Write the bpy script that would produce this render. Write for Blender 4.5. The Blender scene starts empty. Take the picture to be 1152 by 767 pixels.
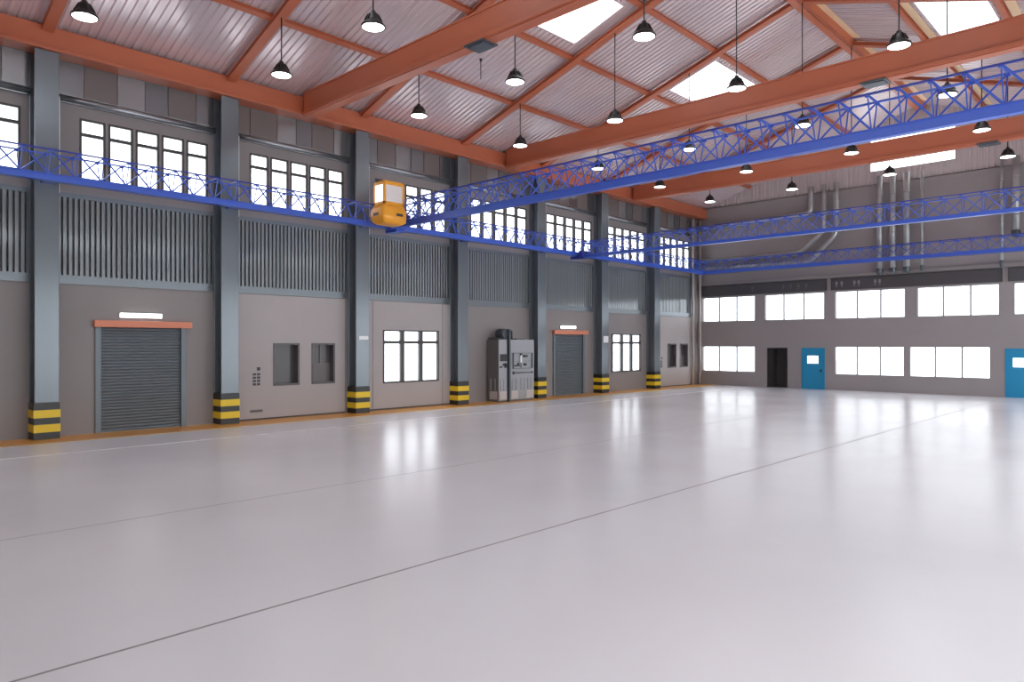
import bpy, math, random
from mathutils import Vector, Matrix
random.seed(7)
S = bpy.context.scene
COL = S.collection

# ------------------------------------------------------------------ layout (metres)
WX = -20.5            # inner face of the louvred side wall
CX = -20.0            # front face of its columns
BY = 37.0             # inner face of the end wall
RX, RZ = -9.1, 13.45  # ridge
SLOPE = 0.31
XR = 2.3              # opposite side wall
BAY = 4.53
Y0, Y1 = -4.5, 37.3
def colY(k): return 4.66 + BAY * k
def roofZ(x): return RZ - SLOPE * abs(x - RX)
ORD = ['first', 'second', 'third', 'fourth', 'fifth', 'sixth', 'seventh', 'eighth', 'ninth', 'tenth']

# ------------------------------------------------------------------ materials
def nodes_of(name):
    m = bpy.data.materials.new(name); m.use_nodes = True
    nt = m.node_tree; nt.nodes.clear()
    out = nt.nodes.new('ShaderNodeOutputMaterial')
    return m, nt, out
def mat(name, col, rough=0.5, metal=0.0, noise=0.0, nscale=3.0, spec=0.5, coat=0.0, rnoise=0.0, stretch=None):
    m, nt, out = nodes_of(name)
    b = nt.nodes.new('ShaderNodeBsdfPrincipled')
    b.inputs['Base Color'].default_value = (*col, 1)
    b.inputs['Roughness'].default_value = rough
    b.inputs['Metallic'].default_value = metal
    b.inputs['Specular IOR Level'].default_value = spec
    b.inputs['Coat Weight'].default_value = coat
    b.inputs['Coat Roughness'].default_value = 0.08
    nt.links.new(b.outputs[0], out.inputs[0])
    if noise or rnoise:
        tc = nt.nodes.new('ShaderNodeNewGeometry')
        mp = nt.nodes.new('ShaderNodeMapping')
        nt.links.new(tc.outputs['Position'], mp.inputs[0])
        if stretch: mp.inputs['Scale'].default_value = stretch
        n = nt.nodes.new('ShaderNodeTexNoise'); n.inputs['Scale'].default_value = nscale
        n.inputs['Detail'].default_value = 4
        nt.links.new(mp.outputs[0], n.inputs['Vector'])
        if noise:
            mr = nt.nodes.new('ShaderNodeMapRange')
            mr.inputs['To Min'].default_value = 1 - noise; mr.inputs['To Max'].default_value = 1 + noise
            mr.inputs['From Min'].default_value = 0.3; mr.inputs['From Max'].default_value = 0.7
            nt.links.new(n.outputs[0], mr.inputs[0])
            mx = nt.nodes.new('ShaderNodeVectorMath'); mx.operation = 'SCALE'
            mx.inputs[0].default_value = col
            nt.links.new(mr.outputs[0], mx.inputs['Scale'])
            nt.links.new(mx.outputs[0], b.inputs['Base Color'])
        if rnoise:
            mr = nt.nodes.new('ShaderNodeMapRange')
            mr.inputs['To Min'].default_value = max(0.02, rough - rnoise); mr.inputs['To Max'].default_value = rough + rnoise
            mr.inputs['From Min'].default_value = 0.3; mr.inputs['From Max'].default_value = 0.7
            nt.links.new(n.outputs[0], mr.inputs[0])
            nt.links.new(mr.outputs[0], b.inputs['Roughness'])
    return m
def emit(name, col, s):
    m, nt, out = nodes_of(name)
    e = nt.nodes.new('ShaderNodeEmission'); e.inputs[0].default_value = (*col, 1); e.inputs[1].default_value = s
    nt.links.new(e.outputs[0], out.inputs[0]); return m
def glass(name, rough=0.02, fac=0.10):
    m, nt, out = nodes_of(name)
    t = nt.nodes.new('ShaderNodeBsdfTransparent'); t.inputs[0].default_value = (0.97, 0.98, 0.99, 1)
    g = nt.nodes.new('ShaderNodeBsdfGlossy'); g.inputs['Roughness'].default_value = rough
    mx = nt.nodes.new('ShaderNodeMixShader'); mx.inputs[0].default_value = fac
    nt.links.new(t.outputs[0], mx.inputs[1]); nt.links.new(g.outputs[0], mx.inputs[2])
    nt.links.new(mx.outputs[0], out.inputs[0]); return m

M = {}
M['plaster'] = mat('plaster', (0.27, 0.248, 0.245), 0.5, noise=0.05, nscale=0.35)
M['plaster_light'] = mat('plaster_light', (0.43, 0.40, 0.395), 0.5, noise=0.04, nscale=0.35)
M['plaster_back'] = mat('plaster_back', (0.34, 0.31, 0.31), 0.5, noise=0.05, nscale=0.3)
M['seam'] = mat('seam', (0.07, 0.065, 0.065), 0.6)
M['floor'] = mat('floor', (0.86, 0.865, 0.89), 0.24, noise=0.035, nscale=0.25, spec=0.5, rnoise=0.03)
M['joint'] = mat('floor_joint', (0.30, 0.28, 0.285), 0.5)
M['orange_line'] = mat('orange_line', (0.85, 0.40, 0.07), 0.3, spec=0.4)
M['orange_edge'] = mat('orange_edge', (0.95, 0.60, 0.25), 0.3, spec=0.4)
M['white_line'] = mat('white_line', (0.96, 0.96, 0.97), 0.3)
M['orange'] = mat('orange_steel', (0.52, 0.148, 0.072), 0.38, noise=0.04, nscale=1.0)
M['orange_lintel'] = mat('orange_lintel', (0.72, 0.24, 0.13), 0.4)
M['cream'] = mat('cream_sunlight', (0.92, 0.68, 0.42), 0.5)
M['sheet'] = mat('roof_sheet', (0.80, 0.69, 0.70), 0.22, metal=0.35, noise=0.04, nscale=0.5)
M['gable_sheet'] = mat('gable_sheet', (0.62, 0.56, 0.56), 0.45, metal=0.2)
M['column'] = mat('column_paint', (0.185, 0.215, 0.238), 0.20, metal=0.3, noise=0.04, nscale=0.8, rnoise=0.03)
M['steel'] = mat('grey_steel', (0.19, 0.215, 0.235), 0.3, metal=0.5)
M['rail'] = mat('rail_metal', (0.34, 0.37, 0.39), 0.22, metal=0.7)
M['steel_dark'] = mat('dark_steel', (0.10, 0.115, 0.13), 0.35, metal=0.4)
M['fin'] = mat('fin_metal', (0.34, 0.375, 0.39), 0.12, metal=0.3)
M['dark_pane'] = mat('dark_reflective_pane', (0.15, 0.165, 0.175), 0.06, spec=0.9, coat=0.5)
M['band_pane'] = mat('band_pane', (0.085, 0.08, 0.085), 0.28, spec=0.5)
M['clad_a'] = mat('cladding_grey', (0.22, 0.235, 0.25), 0.16, metal=0.65)
M['clad_b'] = mat('cladding_brown', (0.20, 0.175, 0.17), 0.4, metal=0.2)
M['clad_c'] = mat('cladding_pale', (0.33, 0.345, 0.36), 0.2, metal=0.6)
M['frame'] = mat('window_frame', (0.055, 0.052, 0.05), 0.4)
M['frame_grey'] = mat('window_frame_grey', (0.30, 0.29, 0.29), 0.4)
M['frame_mid'] = mat('window_frame_mid', (0.11, 0.10, 0.105), 0.4)
M['glass'] = glass('window_glass')
M['black'] = mat('black_paint', (0.018, 0.018, 0.018), 0.35)
M['yellow'] = mat('yellow_paint', (0.86, 0.62, 0.015), 0.35)
M['shutter'] = mat('shutter_metal', (0.17, 0.205, 0.23), 0.38, metal=0.3)
M['shutter_frame'] = mat('shutter_frame', (0.15, 0.18, 0.20), 0.4, metal=0.3)
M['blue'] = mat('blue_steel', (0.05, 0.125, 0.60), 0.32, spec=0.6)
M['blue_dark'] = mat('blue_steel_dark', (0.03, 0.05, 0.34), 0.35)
M['cab'] = mat('cab_orange', (0.95, 0.41, 0.03), 0.3)
M['galv'] = mat('galvanised', (0.46, 0.47, 0.47), 0.38, metal=0.6, noise=0.08, nscale=2.5)
M['pipe_paint'] = mat('pipe_paint', (0.50, 0.45, 0.42), 0.3)
M['door_blue'] = mat('door_blue', (0.02, 0.30, 0.55), 0.35)
M['cab_grey'] = mat('cabinet_grey', (0.35, 0.36, 0.375), 0.35, metal=0.3)
M['cab_side'] = mat('cabinet_side', (0.17, 0.16, 0.16), 0.5, metal=0.2)
M['cab_pale'] = mat('cabinet_pale', (0.55, 0.52, 0.50), 0.45)
M['dark_int'] = mat('dark_interior', (0.12, 0.11, 0.11), 0.7)
M['lamp_on'] = emit('lamp_glow', (1.0, 0.98, 0.95), 9.0)
M['strip_on'] = emit('strip_glow', (0.97, 0.98, 1.0), 5.0)
M['white'] = mat('white_plate', (0.85, 0.87, 0.88), 0.25)

# ------------------------------------------------------------------ mesh helper (world coordinates in, local coordinates out)
class MB:
    def __init__(s): s.v = []; s.f = []; s.mi = []; s.smooth = []
    def face(s, idx, mi=0, sm=False): s.f.append(idx); s.mi.append(mi); s.smooth.append(sm)
    def box(s, x0, x1, y0, y1, z0, z1, mi=0):
        x0, x1 = min(x0, x1), max(x0, x1); y0, y1 = min(y0, y1), max(y0, y1); z0, z1 = min(z0, z1), max(z0, z1)
        b = len(s.v)
        s.v += [(x0,y0,z0),(x1,y0,z0),(x1,y1,z0),(x0,y1,z0),(x0,y0,z1),(x1,y0,z1),(x1,y1,z1),(x0,y1,z1)]
        for q in ((3,2,1,0),(4,5,6,7),(0,1,5,4),(1,2,6,5),(2,3,7,6),(3,0,4,7)):
            s.face(tuple(b+i for i in q), mi)
        return s
    def hull(s, a, b, mi=0):
        """prism between two equal loops of points"""
        n = len(a); k = len(s.v); s.v += [tuple(p) for p in a] + [tuple(p) for p in b]
        s.face(tuple(range(k+n-1, k-1, -1)), mi); s.face(tuple(range(k+n, k+2*n)), mi)
        for i in range(n):
            j = (i+1) % n
            s.face((k+i, k+j, k+n+j, k+n+i), mi)
        return s
    def beam(s, p, q, w, h, up=(0,0,1), mi=0):
        p, q = Vector(p), Vector(q); d = (q-p).normalized(); u = Vector(up)
        r = d.cross(u)
        if r.length < 1e-4: r = d.cross(Vector((1,0,0)))
        r.normalize(); u = r.cross(d).normalized()
        c = [(-w/2,-h/2),(w/2,-h/2),(w/2,h/2),(-w/2,h/2)]
        return s.hull([p + r*a + u*b for a,b in c], [q + r*a + u*b for a,b in c], mi)
    def tube(s, pts, rad, n=8, mi=0, caps=True):
        pts = [Vector(p) for p in pts]
        if not isinstance(rad, (list, tuple)): rad = [rad]*len(pts)
        rings = []; ref = None
        for i, p in enumerate(pts):
            if i == 0: d = pts[1]-p
            elif i == len(pts)-1: d = p-pts[i-1]
            else: d = (pts[i+1]-p).normalized() + (p-pts[i-1]).normalized()
            d.normalize()
            if ref is None:
                ref = Vector((0,0,1)) if abs(d.z) < 0.9 else Vector((1,0,0))
            a = (ref - d*ref.dot(d)).normalized(); b = d.cross(a); ref = a
            k = len(s.v)
            for j in range(n):
                t = 2*math.pi*j/n
                s.v.append(tuple(p + (a*math.cos(t) + b*math.sin(t))*rad[i]))
            rings.append(k)
        for k0, k1 in zip(rings, rings[1:]):
            for j in range(n):
                s.face((k0+j, k0+(j+1)%n, k1+(j+1)%n, k1+j), mi, True)
        if caps:
            s.face(tuple(rings[0]+j for j in range(n-1,-1,-1)), mi); s.face(tuple(rings[-1]+j for j in range(n)), mi)
        return s
    def lathe(s, prof, cx, cy, n=28, mi=0):
        """prof: list of (r, z)"""
        rings = []
        for r, z in prof:
            rings.append(len(s.v))
            for j in range(n):
                t = 2*math.pi*j/n; s.v.append((cx + r*math.cos(t), cy + r*math.sin(t), z))
        for k0, k1 in zip(rings, rings[1:]):
            for j in range(n):
                s.face((k0+j, k0+(j+1)%n, k1+(j+1)%n, k1+j), mi, True)
        return s
    def build(s, name, mats, parent=None, loc=None, bevel=0):
        if not isinstance(mats, (list, tuple)): mats = [mats]
        if parent is not None: off = Vector(wloc(parent))
        else: off = Vector(loc) if loc else Vector((0,0,0))
        me = bpy.data.meshes.new(name)
        me.from_pydata([tuple(Vector(v)-off) for v in s.v], [], s.f)
        for m in mats: me.materials.append(m)
        for p, mi, sm in zip(me.polygons, s.mi, s.smooth): p.material_index = mi; p.use_smooth = sm
        me.update()
        o = bpy.data.objects.new(name, me); COL.objects.link(o)
        if parent is not None: o.parent = parent
        else: o.location = off
        if bevel:
            b = o.modifiers.new('bevel', 'BEVEL'); b.width = bevel; b.segments = 2; b.limit_method = 'ANGLE'; b.angle_limit = math.radians(40)
        return o
def wloc(o):
    v = Vector(o.location)
    while o.parent: o = o.parent; v += Vector(o.location)
    return v
def tag(o, label=None, cat=None, group=None, kind=None):
    if label: o['label'] = label
    if cat: o['category'] = cat
    if group: o['group'] = group
    if kind: o['kind'] = kind
    return o
def empty(name, loc, label=None, cat=None, group=None, kind=None):
    o = bpy.data.objects.new(name, None); COL.objects.link(o); o.location = loc; o.empty_display_size = 0.1
    return tag(o, label, cat, group, kind)
def struct(o, label=None): o['kind'] = 'structure'; return tag(o, label) 
def copy_tree(o, parent=None):
    c = o.copy(); COL.objects.link(c)
    if parent is not None: c.parent = parent
    for ch in [x for x in bpy.data.objects if x.parent == o]:
        copy_tree(ch, c)
    return c
def grid_wall(mb, axis, p0, p1, u0, u1, z0, z1, holes, mi=0):
    """wall slab with rectangular holes (ua, ub, za, zb); axis 'x' = normal along x"""
    us = sorted({u0, u1, *[h[0] for h in holes], *[h[1] for h in holes]}); us = [u for u in us if u0 <= u <= u1]
    zs = sorted({z0, z1, *[h[2] for h in holes], *[h[3] for h in holes]}); zs = [z for z in zs if z0 <= z <= z1]
    def solid(uc, zc): return not any(h[0] < uc < h[1] and h[2] < zc < h[3] for h in holes)
    for a, b in zip(us, us[1:]):
        run = None
        for c, d in zip(zs, zs[1:]):
            if solid((a+b)/2, (c+d)/2):
                run = (run[0], d) if run else (c, d)
            else:
                if run: put(mb, axis, p0, p1, a, b, run[0], run[1], mi)
                run = None
        if run: put(mb, axis, p0, p1, a, b, run[0], run[1], mi)
def put(mb, axis, p0, p1, a, b, c, d, mi):
    if axis == 'x': mb.box(p0, p1, a, b, c, d, mi)
    else: mb.box(a, b, p0, p1, c, d, mi)

# ------------------------------------------------------------------ camera + world
TH = math.radians(43.7)
cam_d = bpy.data.cameras.new('camera'); cam = bpy.data.objects.new('camera', cam_d); COL.objects.link(cam)
cam.location = (0, 0, 2.3); cam.rotation_euler = (math.radians(90), 0, TH)
cam_d.sensor_width = 36; cam_d.lens = 800/1152*36; cam_d.shift_y = (387-383.5)/1152
cam_d.clip_start = 0.05; cam_d.clip_end = 500
S.camera = cam
w = bpy.data.worlds.new('world'); S.world = w; w.use_nodes = True
bg = w.node_tree.nodes['Background']; bg.inputs[0].default_value = (0.93, 0.965, 1.0, 1); bg.inputs[1].default_value = 3.7
S.view_settings.view_transform = 'Standard'; S.view_settings.look = 'None'
S.view_settings.gamma = 1; S.view_settings.exposure = 0.08; S.view_settings.use_curve_mapping = False
S.cycles.use_denoising = True
S.cycles.max_bounces = 12; S.cycles.diffuse_bounces = 6; S.cycles.glossy_bounces = 5; S.cycles.transparent_max_bounces = 16
S.cycles.sample_clamp_indirect = 8; S.cycles.caustics_reflective = True

# ------------------------------------------------------------------ floor
mb = MB(); mb.box(WX-0.35, XR+0.3, Y0, BY+0.3, -0.3, 0.0); struct(mb.build('floor', M['floor']))
def stripe(name, x0, x1, m, label, cat, z=0.003):
    b = MB(); b.box(x0, x1, Y0+0.02, BY-0.05, 0.0, z); o = b.build(name, m); struct(o, label)
stripe('floor_line', -20.47, -19.35, M['orange_line'], 'broad orange painted line at the foot of the louvred wall', 'line', 0.002)
stripe('floor_line', -19.35, -19.12, M['orange_edge'], 'pale orange edge of the painted line along the louvred wall', 'line', 0.0025)
stripe('floor_line', -17.22, -17.08, M['white_line'], 'thin white painted line parallel to the louvred wall', 'line', 0.002)
stripe('floor_joint', -5.825, -5.795, M['joint'], 'dark joint line running down the middle of the floor', 'line', 0.001)
stripe('floor_joint', -10.09, -10.07, M['joint'], 'faint thin joint line in the floor', 'line', 0.001)

# ------------------------------------------------------------------ left wall (louvred side wall)
BAYS = list(range(-1, 7))
UW = [(0.83 + i*0.667, 0.83 + i*0.667 + 0.60) for i in range(5)]     # upper window lights: offset from column centre
UZ0, UZ1, UT = 6.50, 8.06, 7.66
LZ0, LZ1 = 3.82, 6.11
holes = []
for k in BAYS:
    c = colY(k)
    for a, b in UW: holes.append((c+a, c+b, UZ0, UZ1))
    holes.append((c+0.26, c+BAY-0.26, LZ0, LZ1))
win3 = {-1: None, 2: (14.88, 17.43), 5: (28.5, 31.0)}
for k in (2, 5): holes.append((win3[k][0], win3[k][1], 0.92, 2.80))
doors = {0: (5.87, 8.10), 4: (24.10, 26.30)}
for k in doors: holes.append((doors[k][0], doors[k][1], -1, 2.74))
holes = [(a, b, max(c, 0), d) for a, b, c, d in holes]
small = [(10.77, 11.65), (12.09, 12.94), (33.60, 34.48), (34.86, 35.72)]
for a, b in small: holes.append((a, b, 1.01, 2.33))
mb = MB(); grid_wall(mb, 'x', WX-0.06, WX, Y0, BY+0.3, 0, 9.90, holes); struct(mb.build('wall_left', M['plaster']))

# brighter cover panels of two lower bays, with grooves
def wall_panel(y0, y1, z0, z1, hs, label, grooves=()):
    b = MB(); grid_wall(b, 'x', WX, WX+0.03, y0, y1, z0, z1, hs)
    t = b.build('wall_panel', M['plaster_light']); tag(t, label, 'wall panel')
    for g in grooves:
        s_ = MB(); s_.box(WX+0.028, WX+0.034, g-0.008, g+0.008, z0, z1)
        s_.build('groove', M['seam'], t)
    s_ = MB(); s_.box(WX+0.0, WX+0.032, y0, y1, 0.0, 0.05); s_.build('bottom_gap', M['seam'], t)
wall_panel(9.46, 13.33, 0.05, 3.80, [(small[0][0], small[0][1], 1.01, 2.33), (small[1][0], small[1][1], 1.01, 2.33)], 'light grey wall panel with two small dark windows beside the big shutter')
wall_panel(13.99, 18.05, 0.05, 3.80, [(14.88, 17.43, 0.92, 2.80)], 'light grey wall panel around the bright three-light window next to the orange cab', (14.45, 17.62))
wall_panel(31.95+0.25, 36.3, 0.05, 3.80, [(small[2][0], small[2][1], 1.01, 2.33), (small[3][0], small[3][1], 1.01, 2.33)], 'light grey wall panel with two small windows next to the corner pipes')

# columns
FIRSTNAMES = {}
for k in range(-1, 7):
    yc = colY(k); n_from_back = 7 - k
    t = empty('steel_column', (CX-0.25, yc, 0), 'blue grey steel column with striped yellow foot, %s from the end wall' % ORD[n_from_back-1], 'column', 'steel columns along the louvred wall')
    b = MB(); b.box(CX-0.035, CX, yc-0.26, yc+0.26, 0.88, 9.40)
    b.box(WX+0.05, CX-0.035, yc-0.05, yc+0.05, 0.88, 9.40); b.box(WX+0.002, WX+0.05, yc-0.26, yc+0.26, 0.88, 9.40)
    b.build('shaft', M['column'], t, bevel=0.012)
    b = MB(); zs = [0, .17, .36, .52, .71, .88]
    for i in range(5):
        e = 0.022 if i % 2 else 0.012
        b.box(WX+0.001, CX+e, yc-0.26-e, yc+0.26+e, zs[i]+0.001*(i > 0), zs[i+1], i % 2)
    b.build('striped_foot', [M['black'], M['yellow']], t)
    b = MB(); b.box(CX-0.03, CX-0.004, yc+0.26, yc+0.272, 6.0, 8.35); b.build('edge_highlight', M['white'], t)  # thin white strip paints a highlight down the column edge
# upper cladding, ledge rail, windows, louvres per bay
PAT = [(0.0, 0.165, 'c'), (0.165, .36, 'b'), (.36, .53, 'a'), (.53, .68, 'a'), (.68, .87, 'b'), (.87, 1.0, 'c')]
PATS = ['acbbaac', 'abcaba', 'bbacbc', 'bacaba']
for k in BAYS:
    c = colY(k); ya, yb = c+0.26, c+BAY-0.26
    nb = ORD[6-k]; where = '%s bay from the end wall' % nb
    # cladding
    t = empty('cladding', (WX, (ya+yb)/2, 8.57), 'grey and brown cladding sheets under the eave beam, %s' % where, 'cladding', 'metal cladding under the eave beam')
    cuts = [0, .165, .36, .53, .68, .87, 1.0] if k % 2 == 0 else [0, .14, .36, .52, .66, .86, 1.0]
    pats = 'abcaba' if k % 2 == 0 else 'bbcabc'
    for i in range(6):
        y_0, y_1 = ya + (yb-ya)*cuts[i], ya + (yb-ya)*cuts[i+1]
        tilt = random.uniform(-0.006, 0.006)
        b = MB(); L0 = [(WX+0.001, y_0+0.004, 8.57), (WX+0.03+tilt, y_0+0.004, 8.57), (WX+0.03-tilt, y_1-0.004, 8.57), (WX+0.001, y_1-0.004, 8.57)]
        b.hull(L0, [(p[0], p[1], 9.40) for p in L0])
        b.box(WX+0.02, WX+0.05, y_0+0.004, y_0+0.03, 8.57, 9.40)
        b.build('sheet', M['clad_' + pats[i]], t)
    # ledge rail
    b = MB(); b.tube([(WX+0.07, ya, 8.46), (WX+0.07, yb, 8.46)], 0.085, 12); b.box(WX, WX+0.09, ya, yb, 8.36, 8.39)
    b.box(WX, WX+0.10, ya, yb, 8.545, 8.57)
    tag(b.build('ledge_rail', M['rail'], loc=(WX+0.07, ya, 8.46)), 'rounded grey ledge rail over the high windows, %s' % where, 'rail', 'ledge rails over the high windows')
    # upper window
    t = empty('window_%d' % (k+2), (WX, c+BAY/2, UZ0)); struct(t, 'bright high window of five lights, %s' % where)
    for a, bb in UW:
        y_0, y_1 = c+a, c+bb; fr = 0.052; b = MB()
        for (p, q, r, s_) in ((y_0, y_0+fr, UZ0, UZ1), (y_1-fr, y_1, UZ0, UZ1), (y_0+fr, y_1-fr, UZ0, UZ0+fr), (y_0+fr, y_1-fr, UZ1-fr, UZ1), (y_0+fr, y_1-fr, UT-0.045, UT+0.04)):
            b.box(WX-0.055, WX+0.015, p, q, r, s_)
        f = b.build('window_frame', M['frame'], t)
        g = MB(); g.box(WX-0.02, WX-0.016, y_0+fr, y_1-fr, UZ0+fr, UZ1-fr); g.build('pane', M['glass'], f)
    # louvre panel
    t = empty('louvre_screen', (WX, c+BAY/2, LZ0), 'grey louvre screen of upright fins, %s' % where, 'louvre', 'louvre panels along the side wall')
    b = MB(); b.box(WX-0.13, WX+0.045, ya, yb, LZ0, 4.03); b.box(WX-0.13, WX+0.06, ya, yb, 3.975, 4.035)
    b.box(WX-0.13, WX+0.045, ya, yb, 6.0, LZ1); b.box(WX-0.13, WX+0.03, ya, ya+0.06, 4.03, 6.0); b.box(WX-0.13, WX+0.03, yb-0.06, yb, 4.03, 6.0)
    b.build('louvre_frame', M['steel'], t)
    g = MB(); g.box(WX-0.12, WX-0.11, ya+0.06, yb-0.06, 4.03, 6.0); g.build('backing_glass', M['dark_pane'], t)
    b = MB(); n = 31
    for i in range(n):
        y = ya + 0.06 + (yb-ya-0.12)*(i+0.5)/n
        b.box(WX-0.06, WX-0.02, y-0.036, y+0.036, 4.03, 6.0)
    b.build('fins', M['fin'], t)

# three-light windows low on the wall
wn = 20
for k in (2, 5):
    y_0, y_1 = win3[k]; z0, z1 = 0.92, 2.80; t = empty('window_%d' % wn, (WX, (y_0+y_1)/2, z0)); wn += 1
    struct(t, 'bright low three-light window %s' % ('next to the orange cab' if k == 2 else 'near the corner pipes'))
    X0, X1 = WX-0.055, WX+0.05; b = MB(); fr = 0.06; wd = (y_1-y_0)
    b.box(X0, X1, y_0, y_0+fr, z0, z1); b.box(X0, X1, y_1-fr, y_1, z0, z1); b.box(X0, X1, y_0+fr, y_1-fr, z0, z0+fr); b.box(X0, X1, y_0+fr, y_1-fr, z1-0.05, z1)
    for i in (1, 2): b.box(X0, X1, y_0+wd*i/3-0.08, y_0+wd*i/3+0.08, z0+fr, z1-0.05)
    for i in range(3):
        a = y_0+wd*i/3 + (fr if i == 0 else 0.06); c_ = y_0+wd*(i+1)/3 - (fr if i == 2 else 0.06)
        b.box(X0, X1-0.01, a, c_, 2.31, 2.42)
    f = b.build('window_frame', M['frame'], t)
    for i in range(3):
        g = MB(); g.box(WX-0.03, WX-0.025, y_0+wd*i/3+0.05, y_0+wd*(i+1)/3-0.05, z0+0.05, z1-0.04); g.build('pane', M['glass'], t)
# small dark windows
for i, (a, b_) in enumerate(small):
    z0, z1 = 1.01, 2.33; t = empty('window_%d' % wn, (WX, (a+b_)/2, z0)); wn += 1
    struct(t, 'small dark framed window, %s of its pair from the end wall %s' % ('second' if i % 2 == 0 else 'first', 'beside the vent slots' if i < 2 else 'next to the corner pipes'))
    b = MB(); fr = 0.06
    for (p, q, r, s_) in ((a, a+fr, z0, z1), (b_-fr, b_, z0, z1), (a+fr, b_-fr, z0, z0+fr), (a+fr, b_-fr, z1-fr, z1)): b.box(WX-0.20, WX+0.06, p, q, r, s_)
    b.build('window_frame', M['frame_mid'], t)
    g = MB(); g.box(WX-0.20, WX-0.19, a+fr, b_-fr, z0+fr, z1-fr); g.build('pane', M['band_pane'], t)
    if i % 2 == 1:
        g = MB(); m_ = (a+b_)/2; g.box(WX-0.19, WX-0.16, m_-0.025, m_+0.025, 1.68, z1-fr); g.box(WX-0.19, WX-0.165, a+fr, b_-fr, z0+fr, 1.68)
        g.build('blind', M['cab_side'], t)
# vent slots and grille
for yc, lab in ((10.235, 'beside the pair of small windows by the shutter'), (32.95, 'near the corner pipes')):
    t = empty('wall_vent', (WX+0.03, yc, 1.03), 'small dark vent slots in two columns, %s' % lab, 'vent')
    b = MB()
    for cx in (-0.09, 0.045):
        for i in range(4): b.box(WX+0.03, WX+0.045, yc+cx-0.045, yc+cx+0.055, 1.05+i*0.10, 1.12+i*0.10)
    b.build('slots', M['frame'], t)
    b = MB(); b.box(WX+0.03, WX+0.05, yc+0.0, yc+0.10, 1.50, 1.60); b.build('square_port', M['black'], t)
b = MB(); b.box(WX+0.03, WX+0.036, 10.02, 10.42, 0.24, 0.31)
for i in range(8): b.box(WX+0.036, WX+0.046, 10.03+i*0.05, 10.055+i*0.05, 0.235, 0.315)
tag(b.build('floor_grille', M['frame_grey'] if 0 else M['cab_side'], loc=(WX+0.03, 10.22, 0.24)), 'tiny horizontal grille low on the light grey panel under the vent slots', 'grille')

# roller shutters
for k in (0, 4):
    y_0, y_1 = doors[k]; big = k == 0; lab = 'between the two striped columns nearest the camera' if big else 'beside the grey machine cabinet'
    t = empty('door_%d' % (1 if big else 2), (WX, (y_0+y_1)/2, 0)); struct(t, 'closed steel roller shutter under an orange lintel %s' % ('in the bay farthest from the end wall' if big else 'beside the machine cabinet'))
    b = MB(); fr = 0.10
    b.box(WX-0.15, WX+0.05, y_0-0.03, y_0+fr, 0, 2.74); b.box(WX-0.15, WX+0.05, y_1-fr, y_1+0.03, 0, 2.74)
    b.build('door_frame', M['shutter_frame'], t)
    b = MB(); n = 34; h = 2.74/n
    for i in range(n):
        z = i*h; ya, yb = y_0+fr, y_1-fr
        A = [(WX-0.12, ya, z), (WX-0.045, ya, z), (WX-0.03, ya, z+h*0.15), (WX-0.02, ya, z+h*0.5), (WX-0.03, ya, z+h*0.82), (WX-0.055, ya, z+h), (WX-0.12, ya, z+h)]
        b.hull([(p[0], yb, p[2]) for p in A][::1], A)
    b.build('slatted_curtain', M['shutter'], t)
    b = MB(); b.box(WX+0.0, WX+0.16, y_0-0.08, y_1+0.16, 2.74, 2.92); b.build('lintel', M['orange_lintel'], t, bevel=0.01)
    b = MB(); ym = 6.95 if big else 25.1; hw = 0.52
    t2 = empty('strip_light', (WX, ym, 3.0), 'white glowing strip light over the shutter %s' % ('farthest from the end wall' if big else 'beside the machine cabinet'), 'light')
    b.box(WX, WX+0.04, ym-hw-0.03, ym+hw+0.03, 2.99, 3.14); b.build('housing', M['frame_grey'], t2)
    b = MB(); b.box(WX+0.04, WX+0.075, ym-hw, ym+hw, 3.01, 3.12); b.build('tube', M['strip_on'], t2)
# white plates standing in for window reflections on the columns
for k, z in ((5, 2.42), (2, 2.45)):
    yc = colY(k); b = MB(); b.box(CX, CX+0.012, yc-0.15, yc+0.22, z-0.05 if k == 5 else z+0.0, z+0.26 if k == 5 else z+0.12)
    tag(b.build('reflection_plate', M['white'], loc=(CX, yc, z)), 'white plate painted as a window reflection on the %s striped column from the end wall' % ORD[6-k], 'reflection')

# ------------------------------------------------------------------ opposite wall: high windows, unseen open bays below added to let light in
holes = []
for k in BAYS:
    c = colY(k)
    for a, b in UW: holes.append((c+a, c+b, 7.55, UZ1))
    holes.append((c+0.4, c+BAY-0.4, 0.0, 5.6))
mb = MB(); grid_wall(mb, 'x', XR, XR+0.3, Y0, BY+0.3, 0, 9.88, holes); struct(mb.build('wall_right', M['plaster']))
mb = MB(); mb.box(WX-0.06, XR+0.3, Y0-0.3, Y0, 0, 9.88); struct(mb.build('wall_front_blocker', M['plaster']))  # unseen rear wall, added to keep light off the column sides

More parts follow.
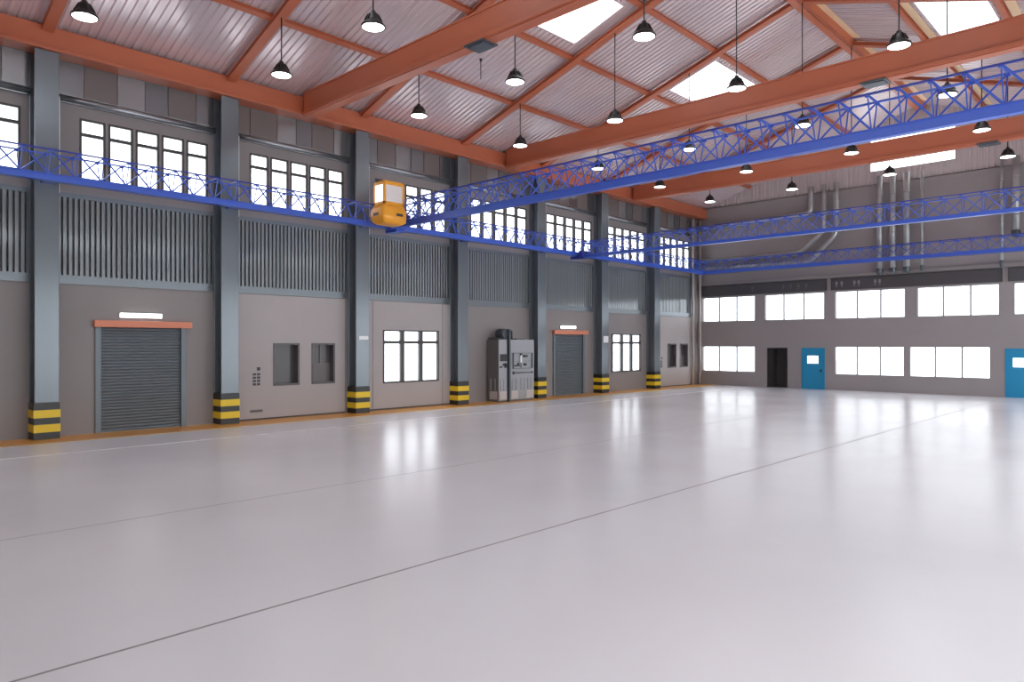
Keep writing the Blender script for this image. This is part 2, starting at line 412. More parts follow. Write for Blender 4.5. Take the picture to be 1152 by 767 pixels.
# ------------------------------------------------------------------ end wall
T = 0.3
ups = [(-20.28, -17.14), (-16.59, -13.47), (-12.95, -9.76), (-9.25, -6.05), (-5.52, -2.35)]
lows = [(-20.28, -17.14), (-12.95, -9.80), (-9.57, -6.38), (-4.3, -1.15)]
opening = (-16.45, -15.34)
bdoors = [(-14.60, -13.43), (-5.83, -4.66)]
holes = [(a, b, 3.57, 4.93) for a, b in ups] + [(a, b, 0.78, 2.18) for a, b in lows] + [(opening[0], opening[1], 0, 2.11)] + [(a, b, 0, 2.11) for a, b in bdoors]
mb = MB(); grid_wall(mb, 'y', BY, BY+T, WX-0.3, XR+0.3, 0, 10.03, holes); struct(mb.build('wall_back', M['plaster_back']))
names_up = ['next to the corner pipes', 'above the dark doorway', 'next to the bend of pipes above', 'above the lone low window', 'above the second blue door']
for i, (a, b_) in enumerate(ups + lows):
    up = i < 5; z0, z1 = (3.57, 4.93) if up else (0.78, 2.18); t = empty('window_%d' % wn, ((a+b_)/2, BY, z0)); wn += 1
    j = i if up else i-5
    struct(t, 'white three-pane window in the %s row of the end wall, %s from the pipe corner' % ('upper' if up else 'lower', ORD[j]))
    b = MB(); Y_0, Y_1 = BY+0.04, BY+0.10; fr = 0.025
    b.box(a, a+fr, Y_0, Y_1, z0, z1); b.box(b_-fr, b_, Y_0, Y_1, z0, z1); b.box(a+fr, b_-fr, Y_0, Y_1, z0, z0+fr); b.box(a+fr, b_-fr, Y_0, Y_1, z1-fr, z1)
    for q in (1, 2): m_ = a+(b_-a)*q/3; b.box(m_-0.03, m_+0.03, Y_0-0.02, Y_1, z0+fr, z1-fr)
    b.build('window_frame', M['frame_grey'], t)
    for q in range(3):
        g = MB(); g.box(a+(b_-a)*q/3+0.03, a+(b_-a)*(q+1)/3-0.03, BY+0.06, BY+0.065, z0+fr, z1-fr); g.build('pane', M['glass'], t)
# passage behind the dark doorway
b = MB(); a, c = opening
b.box(a-0.1, a, BY+T, BY+1.2, 0, 2.3); b.box(c, c+0.1, BY+T, BY+1.2, 0, 2.3); b.box(a-0.1, c+0.1, BY+1.2, BY+1.3, 0, 2.3); b.box(a-0.1, c+0.1, BY+T, BY+1.3, 2.2, 2.3); b.box(a-0.1, c+0.1, BY+T, BY+1.3, -0.1, 0)
b.box(a, c, BY, BY+T, -0.01, 0.002)
struct(b.build('wall_passage', M['dark_int']))
b = MB(); b.box(a, a+0.03, BY-0.01, BY+T, 0.0, 2.11); b.box(c-0.03, c, BY-0.01, BY+T, 0.0, 2.11); b.box(a, c, BY-0.01, BY+T, 2.07, 2.11)
tt = b.build('door_5', M['frame']); struct(tt, 'open dark doorway in the end wall')
for i, (a, b_) in enumerate(bdoors):
    t = empty('door_%d' % (3+i), ((a+b_)/2, BY, 0)); struct(t, 'blue door with a bright window in the end wall, %s' % ('beside the dark doorway' if i == 0 else 'farther from the dark doorway'))
    b = MB(); fr = 0.06; b.box(a, a+fr, BY-0.02, BY+0.14, 0, 2.11); b.box(b_-fr, b_, BY-0.02, BY+0.14, 0, 2.11); b.box(a+fr, b_-fr, BY-0.02, BY+0.14, 2.05, 2.11); b.box(a, b_, BY+0.07, BY+0.28, 0.0, 0.03)
    b.build('door_frame', M['door_blue'], t)
    b = MB(); wa, wb = a+0.27, a+0.83
    grid_wall(b, 'y', BY+0.02, BY+0.07, a+fr, b_-fr, 0.0, 2.05, [(wa, wb, 1.31, 1.70)])
    lf = b.build('door_leaf', M['door_blue'], t)
    b = MB(); b.box(wa, wb, BY+0.04, BY+0.045, 1.31, 1.70); b.build('pane', M['glass'], lf)
    b = MB(); b.tube([(b_-0.2, BY+0.02, 0.95), (b_-0.2, BY-0.04, 0.95)], [0.045, 0.05], 12); b.box(b_-0.24, b_-0.16, BY+0.01, BY+0.02, 0.88, 1.02); b.build('handle', M['black'], lf)
# dark bands over the upper windows
for i, (a, b_) in enumerate([(-20.35, -13.34), (-13.12, -5.93), (-5.72, 1.4)]):
    t = empty('band_panel', ((a+b_)/2, BY, 5.0), 'long dark band over the end wall windows, %s from the pipe corner' % ORD[i], 'panel', 'dark bands over the end wall windows')
    b = MB(); b.box(a, b_, BY-0.04, BY, 5.0, 5.56)
    for x in ((-17.3, -15.6, -15.2, -14.8, -14.4), (-12.9, -12.65, -12.05, -11.85, -11.1, -10.9), ())[i]: b.box(x, x+0.10, BY-0.05, BY-0.03, 5.26, 5.42, 1); b.box(x+0.02, x+0.08, BY-0.05, BY-0.03, 5.16, 5.22, 1)  # pale marks paint reflections onto the dark bands
    b.build('band', [M['band_pane'], M['cab_side'] if i == 0 else M['frame_grey']], t)
    b = MB(); b.box(a, b_, BY-0.07, BY, 5.56, 5.60); b.box(a, a+0.04, BY-0.06, BY, 5.0, 5.56); b.box(b_-0.04, b_, BY-0.06, BY, 5.0, 5.56); b.build('band_frame', M['frame'], t)
b = MB(); b.box(WX, XR, BY-0.12, BY, 5.62, 5.80); struct(b.build('trim_1', M['plaster']), 'shallow plaster ledge across the end wall above the dark bands')
# gable: corrugated vertical sheet with the big window
def corrugate(mb, n0, n1, pitch, amp, fn, mi=0):
    """fn(s, off) -> (P_low, P_high): two end points of the rib line"""
    prof = [(0, 0), (.30, 0), (.42, 1), (.80, 1), (.92, 0)]
    s = n0; pts = []
    while s < n1 - 1e-3:
        for a, h in prof:
            q = s + a*pitch
            if q < n1 - 1e-3: pts.append((q, h*amp))
        s += pitch
    pts.append((n1, 0))
    k = len(mb.v)
    for q, h in pts:
        P, Q = fn(q, h); mb.v.append(P); mb.v.append(Q)
    for i in range(len(pts)-1):
        a = k+2*i; mb.face((a, a+2, a+3, a+1), mi)
GY = BY+0.12; gw = (-11.29, -7.73, 10.68, 12.32)
mb = MB()
for (xa, xb, za, zb) in ((WX, gw[0], 10.0, None), (gw[0], gw[1], 10.0, gw[2]), (gw[0], gw[1], gw[3], None), (gw[1], XR, 10.0, None)):
    corrugate(mb, xa, xb, 0.22, 0.05, lambda x, h: ((x, GY-h, za), (x, GY-h, (roofZ(x)+0.05) if zb is None else zb)))
mb.box(WX-0.3, XR+0.3, BY, GY+0.05, 10.0, 10.03)
struct(mb.build('wall_gable', M['gable_sheet']))
t = empty('window_%d' % wn, ((gw[0]+gw[1])/2, GY, gw[2])); wn += 1; struct(t, 'big bright window in the gable behind the orange girder')
b = MB()
for (p, q, r, s_) in ((gw[0]-0.05, gw[0], gw[2]-0.05, gw[3]+0.05), (gw[1], gw[1]+0.05, gw[2]-0.05, gw[3]+0.05), (gw[0], gw[1], gw[2]-0.05, gw[2]), (gw[0], gw[1], gw[3], gw[3]+0.05)): b.box(p, q, GY-0.06, GY+0.05, r, s_)
b.build('window_frame', M['gable_sheet'], t)
b = MB(); b.box(gw[0], gw[1], GY, GY+0.005, gw[2], gw[3]); b.build('pane', M['glass'], t)

# ------------------------------------------------------------------ roof
PUR_L = [-17.4, -14.7, -12.0]; PUR_R = [-6.5, -3.85, -1.2]
skys = [(-14.22, -12.32, 5.3, 8.75), (-14.22, -12.32, 14.35, 17.8), (-14.22, -12.32, 23.4, 26.9),
        (-6.0, -4.1, 5.3, 8.75), (-6.0, -4.1, 14.35, 17.8), (-6.0, -4.1, 23.4, 26.9)]
PITCH = 0.21
skys = [(a, b, Y0+PITCH*round((c-Y0)/PITCH), Y0+PITCH*round((d-Y0)/PITCH)) for a, b, c, d in skys]
mb = MB()
for side in (0, 1):
    xs = [WX-0.4, -14.22, -12.32, RX] if side == 0 else [RX, -6.0, -4.1, XR+0.4]
    for i in range(3):
        if i == 1:
            gaps = [s_ for s_ in skys if abs(s_[0]-xs[1]) < .01]
            spans = []; y = Y0
            for s_ in gaps: spans.append((y, s_[2])); y = s_[3]
            spans.append((y, Y1))
        else: spans = [(Y0, Y1)]
        for (ya, yb) in spans:
            xa, xb = xs[i], xs[i+1]
            corrugate(mb, ya, yb, PITCH, 0.045, lambda q, h: ((xa, q, roofZ(xa)+0.02+h), (xb, q, roofZ(xb)+0.02+h)))
struct(mb.build('ceiling', M['sheet']))
for i, (xa, xb, ya, yb) in enumerate(skys):
    side = 'slope over the louvred wall' if xa < RX else 'slope away from the louvred wall'
    t = empty('window_%d' % wn, ((xa+xb)/2, (ya+yb)/2, roofZ((xa+xb)/2))); wn += 1
    struct(t, 'white skylight in the roof %s, %s from the end wall' % (side, ORD[2-i % 3]))
    b = MB(); e = 0.04
    for p, q in (((xa, ya), (xb, ya)), ((xa, yb), (xb, yb)), ((xa, ya), (xa, yb)), ((xb, ya), (xb, yb))):
        b.beam((p[0], p[1], roofZ(p[0])+0.05), (q[0], q[1], roofZ(q[0])+0.05), 0.04, 0.12)
    b.build('skylight_frame', M['sheet'], t)
    b = MB(); b.hull([(xa, ya, roofZ(xa)+0.07), (xb, ya, roofZ(xb)+0.07), (xb, yb, roofZ(xb)+0.07), (xa, yb, roofZ(xa)+0.07)],
                     [(xa, ya, roofZ(xa)+0.08), (xb, ya, roofZ(xb)+0.08), (xb, yb, roofZ(xb)+0.08), (xa, yb, roofZ(xa)+0.08)])
    b.build('pane', M['glass'], t)
# purlins
def ibeam(mb, p, q, w, h, tf=0.03, tw=0.03, up=(0,0,1)):
    """I section, p/q at the TOP centre line"""
    p, q = Vector(p), Vector(q); u = Vector(up).normalized()
    mb.beam(p - u*tf/2, q - u*tf/2, w, tf, up); mb.beam(p - u*(h-tf/2), q - u*(h-tf/2), w, tf, up); mb.beam(p - u*h/2, q - u*h/2, tw, h-2*tf, up)
for i, x in enumerate(PUR_L + PUR_R):
    nrm = Vector((SLOPE if x > RX else -SLOPE, 0, 1)).normalized()
    b = MB(); z = roofZ(x)+0.01
    ibeam(b, (x, Y0+0.01, z), (x, BY-0.01, z), 0.16, 0.115, 0.02, 0.08, up=nrm)
    side = 'louvred wall slope' if x < RX else 'opposite slope'
    j = [2, 1, 0][i] if i < 3 else i-3
    tag(b.build('purlin', M['orange'], loc=(x, Y0, z)), 'long orange purlin under the %s of the roof, %s out from the ridge' % (side, ORD[j]), 'purlin', 'orange purlins')
b = MB()
for sx in (-1, 1):
    b.beam((RX+sx*0.13, Y0, roofZ(RX+0.13)-0.11), (RX+sx*0.13, Y1-0.2, roofZ(RX+0.13)-0.11), 0.19, 0.22, up=(-sx*-SLOPE, 0, 1))
tag(b.build('ridge_beam', M['orange'], loc=(RX, Y0, RZ-0.2)), 'broad orange double beam along the ridge', 'beam')
for i, x in enumerate([RX+0.25, PUR_R[0]+0.10, PUR_R[1]+0.10]):  # cream strips paint sunlight onto the roof beside ridge and purlins
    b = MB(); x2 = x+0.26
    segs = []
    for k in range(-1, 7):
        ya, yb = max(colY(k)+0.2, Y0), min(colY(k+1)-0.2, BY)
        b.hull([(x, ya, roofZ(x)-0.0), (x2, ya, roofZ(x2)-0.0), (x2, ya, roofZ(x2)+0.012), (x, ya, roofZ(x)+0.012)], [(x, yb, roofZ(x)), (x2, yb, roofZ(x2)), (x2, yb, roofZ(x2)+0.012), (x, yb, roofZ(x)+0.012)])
    tag(b.build('sunlit_strip', M['cream'], loc=(x, Y0, roofZ(x))), 'cream strip of painted sunlight under the roof sheet, beside the %s' % ['ridge beam', 'first purlin out from the ridge', 'second purlin out from the ridge'][i], 'strip')
# rafters
for k in range(-1, 7):
    y = colY(k)
    for side in (0, 1):
        x0, x1 = (-19.98, RX-0.24) if side == 0 else (RX+0.24, XR+0.01)
        nrm = Vector((SLOPE if side else -SLOPE, 0, 1)).normalized()
        b = MB(); ibeam(b, (x0, y, roofZ(x0)-0.112), (x1, y, roofZ(x1)-0.112), 0.25, 0.13, 0.03, 0.14, up=nrm)
        tag(b.build('rafter', M['orange'], loc=(x0, y, roofZ(x0))), 'orange rafter on the %s of the roof, %s from the end wall' % ('louvred wall slope' if side == 0 else 'opposite slope', ORD[6-k]), 'rafter', 'orange rafters')
# eave beams
b = MB(); b.box(-20.20, -20.0, Y0, BY-0.02, 9.49, 10.0); b.box(-20.48, -19.90, Y0, BY-0.02, 9.405, 9.49); b.box(-20.47, -20.2, Y0, BY-0.02, 9.49, 9.52)
tag(b.build('eave_beam', M['orange'], loc=(-20.2, Y0, 9.405), bevel=0.012), 'long orange eave beam resting on the striped columns', 'beam')
# girders
GIRD = [2.6, 11.6, 20.6, 29.6]
for i, y in enumerate(GIRD):
    t = empty('roof_girder', (-19.9, y, 9.35), 'heavy orange cross girder spanning the hall, %s from the end wall' % ORD[3-i], 'girder', 'orange cross girders')
    b = MB(); xa, xb = -19.89, XR
    b.box(xa, xb, y-0.13, y+0.13, 9.45, 10.05); b.box(xa, xb, y-0.21, y+0.21, 9.36, 9.46); b.box(xa, xb, y-0.16, y+0.16, 10.03, 10.08); b.box(xa, xb, y-0.15, y+0.15, 9.335, 9.37)
    b.build('girder_body', M['orange'], t, bevel=0.012)
    px = [-11.0, -12.1, -6.15, -5.15][i]
    b = MB(); b.box(px-0.32, px+0.32, y-0.25, y+0.25, 9.30, 9.34); b.box(px-0.26, px+0.26, y-0.18, y+0.18, 9.28, 9.30)
    b.build('splice_plate', M['steel_dark'], t)

# ------------------------------------------------------------------ pendant lamps
def make_lamp():
    t = empty('pendant_lamp', (0, 0, 0))
    b = MB(); b.lathe([(0.0, 0.36), (0.055, 0.36), (0.06, 0.31), (0.10, 0.295), (0.125, 0.26), (0.135, 0.20), (0.175, 0.14), (0.225, 0.085), (0.265, 0.045), (0.268, 0.015), (0.24, 0.005), (0.235, 0.02), (0.0, 0.05)], 0, 0)
    for j in range(10):
        a = 2*math.pi*j/10; b.beam((0.115*math.cos(a), 0.115*math.sin(a), 0.28), (0.20*math.cos(a), 0.20*math.sin(a), 0.125), 0.012, 0.03)
    b.build('lamp_shade', M['black'], t)
    b = MB(); b.lathe([(0.0, -0.004), (0.15, -0.002), (0.238, 0.010), (0.236, 0.02), (0, 0.022)], 0, 0); b.build('diffuser', M['lamp_on'], t)
    return t
ROWS = [-17.04, -13.0, -8.97, -4.94]
RN = ['row beside the louvred wall', 'second row off that wall', 'third row off that wall', 'fourth row off that wall']
proto = make_lamp(); spots = [(r, x, k) for r, x in enumerate(ROWS) for k in range([0, 1, 2, 3][r], 7)]
lamps = [proto] + [copy_tree(proto) for _ in spots[1:]]
for o, (r, x, k) in zip(lamps, spots):
    y = colY(k); o.location = (x, y, 9.25)
    tag(o, 'black dome pendant lamp, %s from the end wall, in the %s' % (ORD[6-k], RN[r]), 'lamp', 'pendant lamps')
    zt = roofZ(x) - (0.22 if abs(x-RX) < 0.3 else 0.245) - 9.25
    b = MB(); b.tube([(x, y, 9.25+0.355), (x, y, 9.25+zt)], 0.017, 6)
    b.build('rod', M['black'], o)
b = MB(); p = (-16.18, 15.51); b.tube([(p[0], p[1], roofZ(p[0])+0.03), (p[0], p[1], roofZ(p[0])-0.62)], 0.016, 6); b.lathe([(0.05, roofZ(p[0])+0.02), (0.03, roofZ(p[0])-0.06)], p[0], p[1], 10)
tag(b.build('bare_rod', M['black'], loc=(p[0], p[1], roofZ(p[0]))), 'short bare black rod hanging from the roof sheet without a lamp', 'rod')

# ------------------------------------------------------------------ blue lattice beams
def truss(t, p, q, half, zb0, zb1, zc, panel, beam_w=0.22, chord=0.035, rad=0.018, xtra=False, sgn=1):
    """inverted triangular truss between p and q (2-D points): bottom box beam, two upper chords, lattice"""
    p, q = Vector((p[0], p[1], 0)), Vector((q[0], q[1], 0)); d = (q-p); L = d.length; d.normalize(); r = Vector((-d.y, d.x, 0))
    zm = (zb0+zb1)/2
    b = MB(); b.beam((p.x, p.y, zm), (q.x, q.y, zm), beam_w, zb1-zb0)
    b.beam((p.x, p.y, zb1+0.008), (q.x, q.y, zb1+0.008), beam_w+0.06, 0.016)
    b.build('bottom_beam', M['blue'], t)
    for s in (-1, 1):
        b = MB(); a = p + r*half*s; c = q + r*half*s
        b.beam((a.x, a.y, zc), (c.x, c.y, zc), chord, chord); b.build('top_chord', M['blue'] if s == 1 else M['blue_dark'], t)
    n = max(2, round(L/panel)); b = MB()
    for s in (-1, 1):
        for i in range(n+1):
            B = p + d*(L*i/n); A = B + r*half*s; Bo = B + r*0.07*s
            b.beam((Bo.x, Bo.y, zb1), (A.x, A.y, zc), rad, rad)
            if i < n:
                C = p + d*(L*(i+1)/n); Ca = C + r*half*s; Cb = C + r*0.07*s
                if s*sgn > 0: b.beam((Bo.x, Bo.y, zb1), (Ca.x, Ca.y, zc), rad*1.5, rad*1.5)
                else: b.beam((A.x, A.y, zc), (Cb.x, Cb.y, zb1), rad*1.5, rad*1.5)
                if xtra:
                    m_ = (A+Ca)/2; q_ = (Bo+Cb)/2
                    b.beam((A.x, A.y, zc), (q_.x, q_.y, zb1), rad, rad)
    for i in range(n+1):
        B = p + d*(L*i/n); A1 = B + r*half; A2 = B - r*half
        b.beam((A1.x, A1.y, zc), (A2.x, A2.y, zc), rad*1.2, rad*1.2)
        for s in (-1, 1):
            A = B + r*half*s; b.beam((A.x-d.x*.045, A.y-d.y*.045, zc-0.03), (A.x+d.x*.045, A.y+d.y*.045, zc-0.03), 0.012, 0.05)
    lt = b.build('lattice', M['blue'], t)
    return t
t = empty('lattice_runway', (-19.5, Y0, 6.15), 'blue lattice runway beam running along the louvred wall', 'runway beam')
truss(t, (-19.5, Y0+0.06), (-19.5, 35.5), 0.27, 6.15, 6.30, 6.84, 0.565)
b = MB()
for k in range(-1, 7): y = colY(k); b.box(CX+0.0, -19.62, y-0.14, y+0.14, 6.17, 6.29);
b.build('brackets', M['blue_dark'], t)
t = empty('lattice_runway', (-19.5, 35.8, 6.15), 'blue lattice beam running across the end wall in front of the pipes', 'runway beam')
truss(t, (-19.9, 35.8), (XR-0.06, 35.8), 0.25, 6.15, 6.30, 6.84, 0.565)
t = empty('bridge_crane', (-19.5, 14.6, 6.2), 'blue lattice bridge crane spanning the hall with the orange cab at its end', 'crane')
truss(t, (-19.15, 14.6), (XR-0.4, 14.6), 0.29, 6.20, 6.38, 7.0, 0.53, beam_w=0.16, chord=0.04, rad=0.022)
b = MB(); b.box(-19.7, -19.1, 14.42, 14.78, 6.04, 6.149); b.box(-19.34, -19.1, 14.25, 14.95, 6.13, 6.42); b.build('end_truck', M['blue'], t)
t = empty('bridge_crane', (-19.5, 24.6, 6.1), 'blue lattice bridge crane close to the end wall, without a cab', 'crane')
truss(t, (-19.1, 24.6), (XR-0.4, 24.6), 0.27, 6.07, 6.17, 6.72, 0.53, beam_w=0.16)
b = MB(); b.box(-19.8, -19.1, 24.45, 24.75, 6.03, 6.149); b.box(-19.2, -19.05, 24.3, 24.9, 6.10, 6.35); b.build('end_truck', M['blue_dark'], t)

# operator cab
cx0, cx1, cy0, cy1 = -18.90, -18.33, 13.37, 14.17
t = empty('crane_cab', ((cx0+cx1)/2, (cy0+cy1)/2, 6.11), 'small bright orange operator cab with windows on the bridge crane', 'cab')
b = MB()
def rrect(x0, x1, y0, y1, z, r=0.07):
    pts = []
    for (cx, cy, a0) in ((x1-r, y1-r, 0), (x0+r, y1-r, 90), (x0+r, y0+r, 180), (x1-r, y0+r, 270)):
        for j in range(4): a = math.radians(a0 + 30*j); pts.append((cx + r*math.cos(a), cy + r*math.sin(a), z))
    return pts
rings = [rrect(cx0+.05, cx1-.05, cy0+.05, cy1-.05, 6.11), rrect(cx0-.05, cx1+.05, cy0-.05, cy1+.05, 6.19), rrect(cx0-.09, cx1+.08, cy0-.09, cy1+.05, 6.35), rrect(cx0-.08, cx1+.07, cy0-.08, cy1+.05, 6.53), rrect(cx0, cx1, cy0, cy1, 6.73)]
k0 = len(b.v)
for rg in rings: b.v += rg
n = 16
b.face(tuple(range(k0+n-1, k0-1, -1)))
for i in range(len(rings)-1):
    for j in range(n): b.face((k0+i*n+j, k0+i*n+(j+1) % n, k0+(i+1)*n+(j+1) % n, k0+(i+1)*n+j), 0, True)
b.face(tuple(k0+(len(rings)-1)*n+j for j in range(n)))
b.build('cab_body', M['cab'], t)
b = MB()  # upper frame: posts and roof
pw = 0.075
for (x, y) in ((cx0, cy0), (cx1-pw, cy0), (cx0, cy1-pw), (cx1-pw, cy1-pw)): b.box(x, x+pw, y, y+pw, 6.73, 7.37)
b.box(cx0, cx1, cy0, cy1, 6.73, 6.81)
k0 = len(b.v); rr = [rrect(cx0, cx1, cy0, cy1, 7.34, .05), rrect(cx0, cx1, cy0, cy1, 7.43, .05), rrect(cx0+.05, cx1-.05, cy0+.05, cy1-.05, 7.48, .04)]
for rg in rr: b.v += rg
b.face(tuple(range(k0+n-1, k0-1, -1))); b.face(tuple(k0+2*n+j for j in range(n)))
for i in range(2):
    for j in range(n): b.face((k0+i*n+j, k0+i*n+(j+1) % n, k0+(i+1)*n+(j+1) % n, k0+(i+1)*n+j), 0, True)
b.build('cab_frame', M['cab'], t, bevel=0.012)
M['cab_pane'] = mat('cab_pane', (0.86, 0.82, 0.80), 0.25)
M['cab_pane_glow'] = emit('cab_pane_glow', (1.0, 0.98, 0.95), 1.6)  # brightness of the front pane put in as emission
b = MB(); b.box(cx1-0.02, cx1-0.012, cy0+pw, cy1-pw, 6.81, 7.34); b.build('side_pane', M['cab_pane'], t)
b = MB(); b.box(cx0+pw, cx1-pw, cy0+0.012, cy0+0.02, 6.81, 7.34); b.build('front_pane', M['cab_pane_glow'], t)
b = MB(); b.box(cx1+0.05, cx1+0.10, cy0+0.42, cy0+0.66, 6.37, 6.45); b.box(cx0+0.14, cx0+0.38, cy0-0.11, cy0-0.06, 6.37, 6.45); b.build('slot', M['frame'], t)
b = MB(); b.box(cx0+0.02, cx0+0.14, cy0+0.02, cy0+0.16, 7.47, 7.54); b.build('beacon', M['black'], t)
b = MB(); b.box(cx0+0.1, cx1-0.1, cy1+0.0, 14.5, 6.40, 6.50); b.box(cx0+0.1, cx1-0.1, cy1-0.1, cy1+0.02, 6.3, 6.55); b.build('hanger', M['blue_dark'], t)

# ------------------------------------------------------------------ pipes on the end wall
PY = 36.55
def pipe(pts, rad, label, cat='pipe', m='galv', capped=True, bands=True, group='galvanised pipes on the end wall'):
    t = empty('duct_pipe', pts[0], label, cat, group)
    P = [Vector(p) for p in pts]; out = [P[0]]
    for i in range(1, len(P)-1):      # rounded corners
        a, c_, d = P[i-1], P[i], P[i+1]; r = rad*2.4
        u = (a-c_).normalized(); v_ = (d-c_).normalized()
        for s in range(6):
            f = s/5; out.append((c_+u*r)*(1-f)**2 + c_*2*f*(1-f) + (c_+v_*r)*f*f)
    out.append(P[-1])
    rr = [rad]*len(out)
    b = MB(); b.tube(out, rr, 16); b.build('tube', M[m], t)
    if capped:
        e = P[-1]; b = MB(); b.lathe([(rad*1.12, e.z+0.16), (rad*1.12, e.z+0.05), (rad*0.95, e.z-0.05), (rad*0.55, e.z-0.11), (0, e.z-0.12)], e.x, e.y, 16); b.build('end_cap', M['steel_dark'], t)
    if bands:
        for a, c_ in zip(P, P[1:]):
            L = (c_-a).length; nseg = int(L/1.1)
            for i in range(1, nseg+1):
                m_ = a + (c_-a)*(i/(nseg+1)); dd = (c_-a).normalized()*0.03; b = MB(); b.tube([m_-dd, m_+dd], rad*1.06, 16)
                b.box(m_.x-0.03, m_.x+0.03, m_.y, BY-0.003, m_.z-0.02, m_.z+0.02); b.build('clamp', M[m], t)
    return t
ZT = 10.28
pipe([(-10.73, PY, ZT), (-10.73, PY, 5.72)], 0.135, 'thick upright duct, first of three under the gable window from the pipe corner', 'duct')
pipe([(-10.16, PY, ZT), (-10.16, PY, 5.72)], 0.135, 'thick upright galvanised duct under the gable window, middle one of three', 'duct')
pipe([(-9.57, PY, ZT), (-9.57, PY, 5.72)], 0.145, 'thick upright galvanised duct next to the thin upright pipe', 'duct')
pipe([(-8.94, PY, ZT), (-8.94, PY, 5.76)], 0.06, 'thin upright galvanised pipe beside the three thick ducts')
pipe([(-5.88, PY, ZT), (-5.88, PY, 5.72)], 0.07, 'thin upright galvanised pipe near the second blue door, alone')
pipe([(-5.38, PY, ZT), (-5.38, PY, 6.95)], 0.15, 'short thick upright duct above the second blue door', 'duct', capped=True)
pipe([(-13.95, PY, ZT), (-13.95, PY, 8.93), (-20.3, PY, 8.78)], 0.13, 'highest of the three bent galvanised pipes running to the wall corner', capped=False)
pipe([(-13.32, PY, ZT), (-13.32, PY, 8.0), (-14.55, PY, 6.95), (-20.3, PY, 6.95)], 0.13, 'middle of the three bent galvanised pipes running to the wall corner', capped=False)
pipe([(-12.72, PY, ZT), (-12.72, PY, 7.75), (-14.0, PY, 6.5), (-20.3, PY, 6.5)], 0.14, 'lowest of the three bent galvanised pipes running to the wall corner', capped=False)
for i, (x, y) in enumerate([(-20.36, 36.1), (-20.3, 36.78)]):
    t = empty('downpipe', (x, y, 0), 'slim beige vertical pipe in the wall corner, %s' % ('beside the louvred wall' if i == 0 else 'beside the white windows'), 'pipe', 'corner pipes')
    b = MB(); b.tube([(x, y, 0), (x, y, 9.38)], 0.075, 14); b.build('tube', M['pipe_paint'], t)
    for z in (0.6, 2.6, 4.6, 7.8): b = MB(); b.tube([(x, y, z), (x, y, z+0.05)], 0.085, 14); b.build('clamp', M['pipe_paint'], t)

# ------------------------------------------------------------------ machine cabinet
xa, xb, ya, yb, zt = WX+0.06, -19.80, 19.95, 22.02, 2.46
t = empty('machine_cabinet', ((xa+xb)/2, (ya+yb)/2, 0), 'tall grey machine control cabinet with a motor on top between two striped columns', 'machine')
b = MB(); b.box(xa, xb-0.02, ya, yb, 0.08, zt); b.box(xa+.03, xb-0.05, ya+.03, yb-.03, 0.0, 0.08); b.build('housing', M['cab_side'], t)
b = MB(); b.box(xb-0.02, xb+0.02, ya, ya+0.47, 0.06, zt+0.02); b.build('narrow_door', M['cab_grey'], t)
b = MB(); b.box(xb-0.02, xb+0.02, ya+0.62, yb, 0.06, zt+0.02); wd = b.build('wide_door', M['cab_grey'], t)
b = MB(); b.box(xb-0.02, xb+0.10, ya+0.51, ya+0.59, 0.0, 2.90); b.tube([(xb+0.03, ya+0.55, 2.85), (xb-0.25, ya+0.55, 2.85)], 0.05, 12); b.build('cable_duct', M['steel_dark'], t)
b = MB(); b.tube([(xa+0.18, ya+0.48, 2.70), (xb-0.02, ya+0.48, 2.70)], 0.20, 20); b.box(xa+0.2, xb-0.08, ya+0.28, ya+0.68, 2.46, 2.56)
for i in range(6): b.tube([(xa+0.2+i*0.06, ya+0.48, 2.70), (xa+0.22+i*0.06, ya+0.48, 2.70)], 0.225, 20)
b.tube([(xb-0.20, ya+0.95, 2.46), (xb-0.20, ya+0.95, 2.85), (xb-0.20, ya+0.6, 2.85)], 0.05, 10)
b.build('motor', M['steel_dark'], t)
b = MB()
for i in range(9): b.box(xa+0.05, xb-0.05, ya+0.02+i*0.045, ya+0.04+i*0.045, 2.46, 2.56)
b.box(xa+0.1, xb-0.05, ya+1.1, yb-0.5, 2.47, 2.52)
b.build('cooling_fins', M['steel_dark'], t)
b = MB(); b.box(xb+0.02, xb+0.05, ya+0.07, ya+0.43, 1.62, 1.90); b.build('display', M['black'], t)
b = MB(); b.box(xb+0.02, xb+0.06, ya+0.06, ya+0.16, 1.36, 1.42); b.box(xb+0.02, xb+0.06, ya+0.22, ya+0.28, 1.44, 1.52); b.box(xb+0.02, xb+0.08, ya+0.32, ya+0.42, 1.36, 1.54); b.build('switch', M['black'], t)
b = MB(); fx = xb+0.02; y_0, y_1, z0, z1 = ya+0.78, yb-0.12, 1.30, 1.95
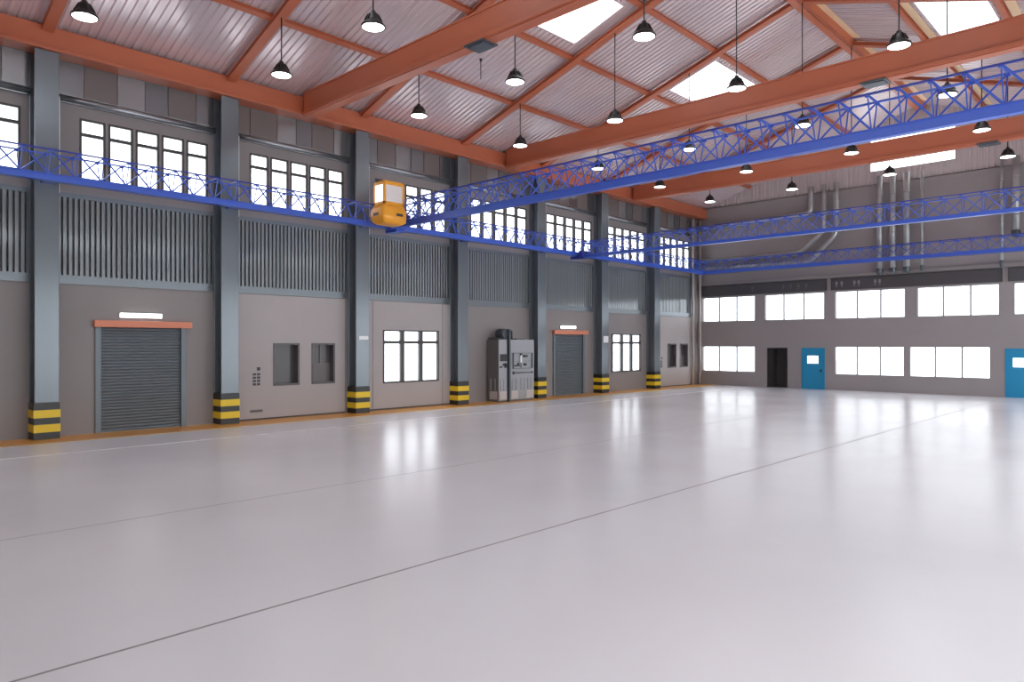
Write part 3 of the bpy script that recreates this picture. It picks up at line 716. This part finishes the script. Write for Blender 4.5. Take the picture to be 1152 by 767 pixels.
b.box(fx, fx+0.06, y_0, y_1, z0, z0+0.03); b.box(fx, fx+0.06, y_0, y_1, z1-0.03, z1); b.box(fx, fx+0.06, y_0, y_0+0.03, z0, z1); b.box(fx, fx+0.06, y_1-0.03, y_1, z0, z1)
b.box(fx, fx+0.03, y_0+0.48, y_0+0.50, z0, z1); b.box(fx, fx+0.03, y_0, y_1, 1.60, 1.615); b.build('control_frame', M['steel'], wd)
b = MB(); b.box(fx, fx+0.07, y_0+0.40, y_0+0.49, 1.55, 1.84); b.build('white_gauge', M['white'], wd)
b = MB(); b.box(fx, fx+0.06, y_0+0.62, y_0+0.84, 1.76, 1.86); b.box(fx, fx+0.05, y_0+0.44, y_0+0.54, 1.86, 1.92); b.box(fx, fx+0.05, y_0+0.12, y_0+0.40, 1.40, 1.46); b.box(fx, fx+0.05, y_0+0.28, y_0+0.36, 1.46, 1.54); b.box(fx, fx+0.05, y_0+0.66, y_0+0.80, 1.42, 1.52); b.build('switch', M['frame'], wd)
b = MB(); b.tube([(fx+0.05, y_0+0.05, 1.14), (fx+0.05, y_1, 1.14)], 0.02, 8); b.box(fx, fx+0.05, y_0, y_0+0.08, 1.08, 1.2); b.box(fx, fx+0.05, y_1-0.05, y_1, 1.1, 1.18); b.build('handrail', M['steel_dark'], wd)
b = MB()
for (y_0, y_1) in ((ya+0.05, ya+0.44), (ya+0.70, ya+1.10), (yb-0.48, yb-0.05)):
    b.box(fx, fx+0.015, y_0, y_1, 0.10, 0.42)
b.build('kick_plate', M['cab_pale'], t)
b = MB(); b.box(xa+0.15, xb-0.08, ya-0.015, ya, 0.10, 0.42); b.build('side_plate', M['cab_pale'], t)
b = MB()
for y in (ya+0.12, ya+0.30, ya+0.78, ya+1.0, ya+1.3, ya+1.5, yb-0.35, yb-0.18): b.box(fx, fx+0.02, y-0.035, y+0.035, 0.45, 0.92)
for x in (xa+0.2, xa+0.45): b.box(x-0.03, x+0.03, ya-0.015, ya, 0.45, 0.92)
b.build('vent_ribs', M['cab_grey'], t)
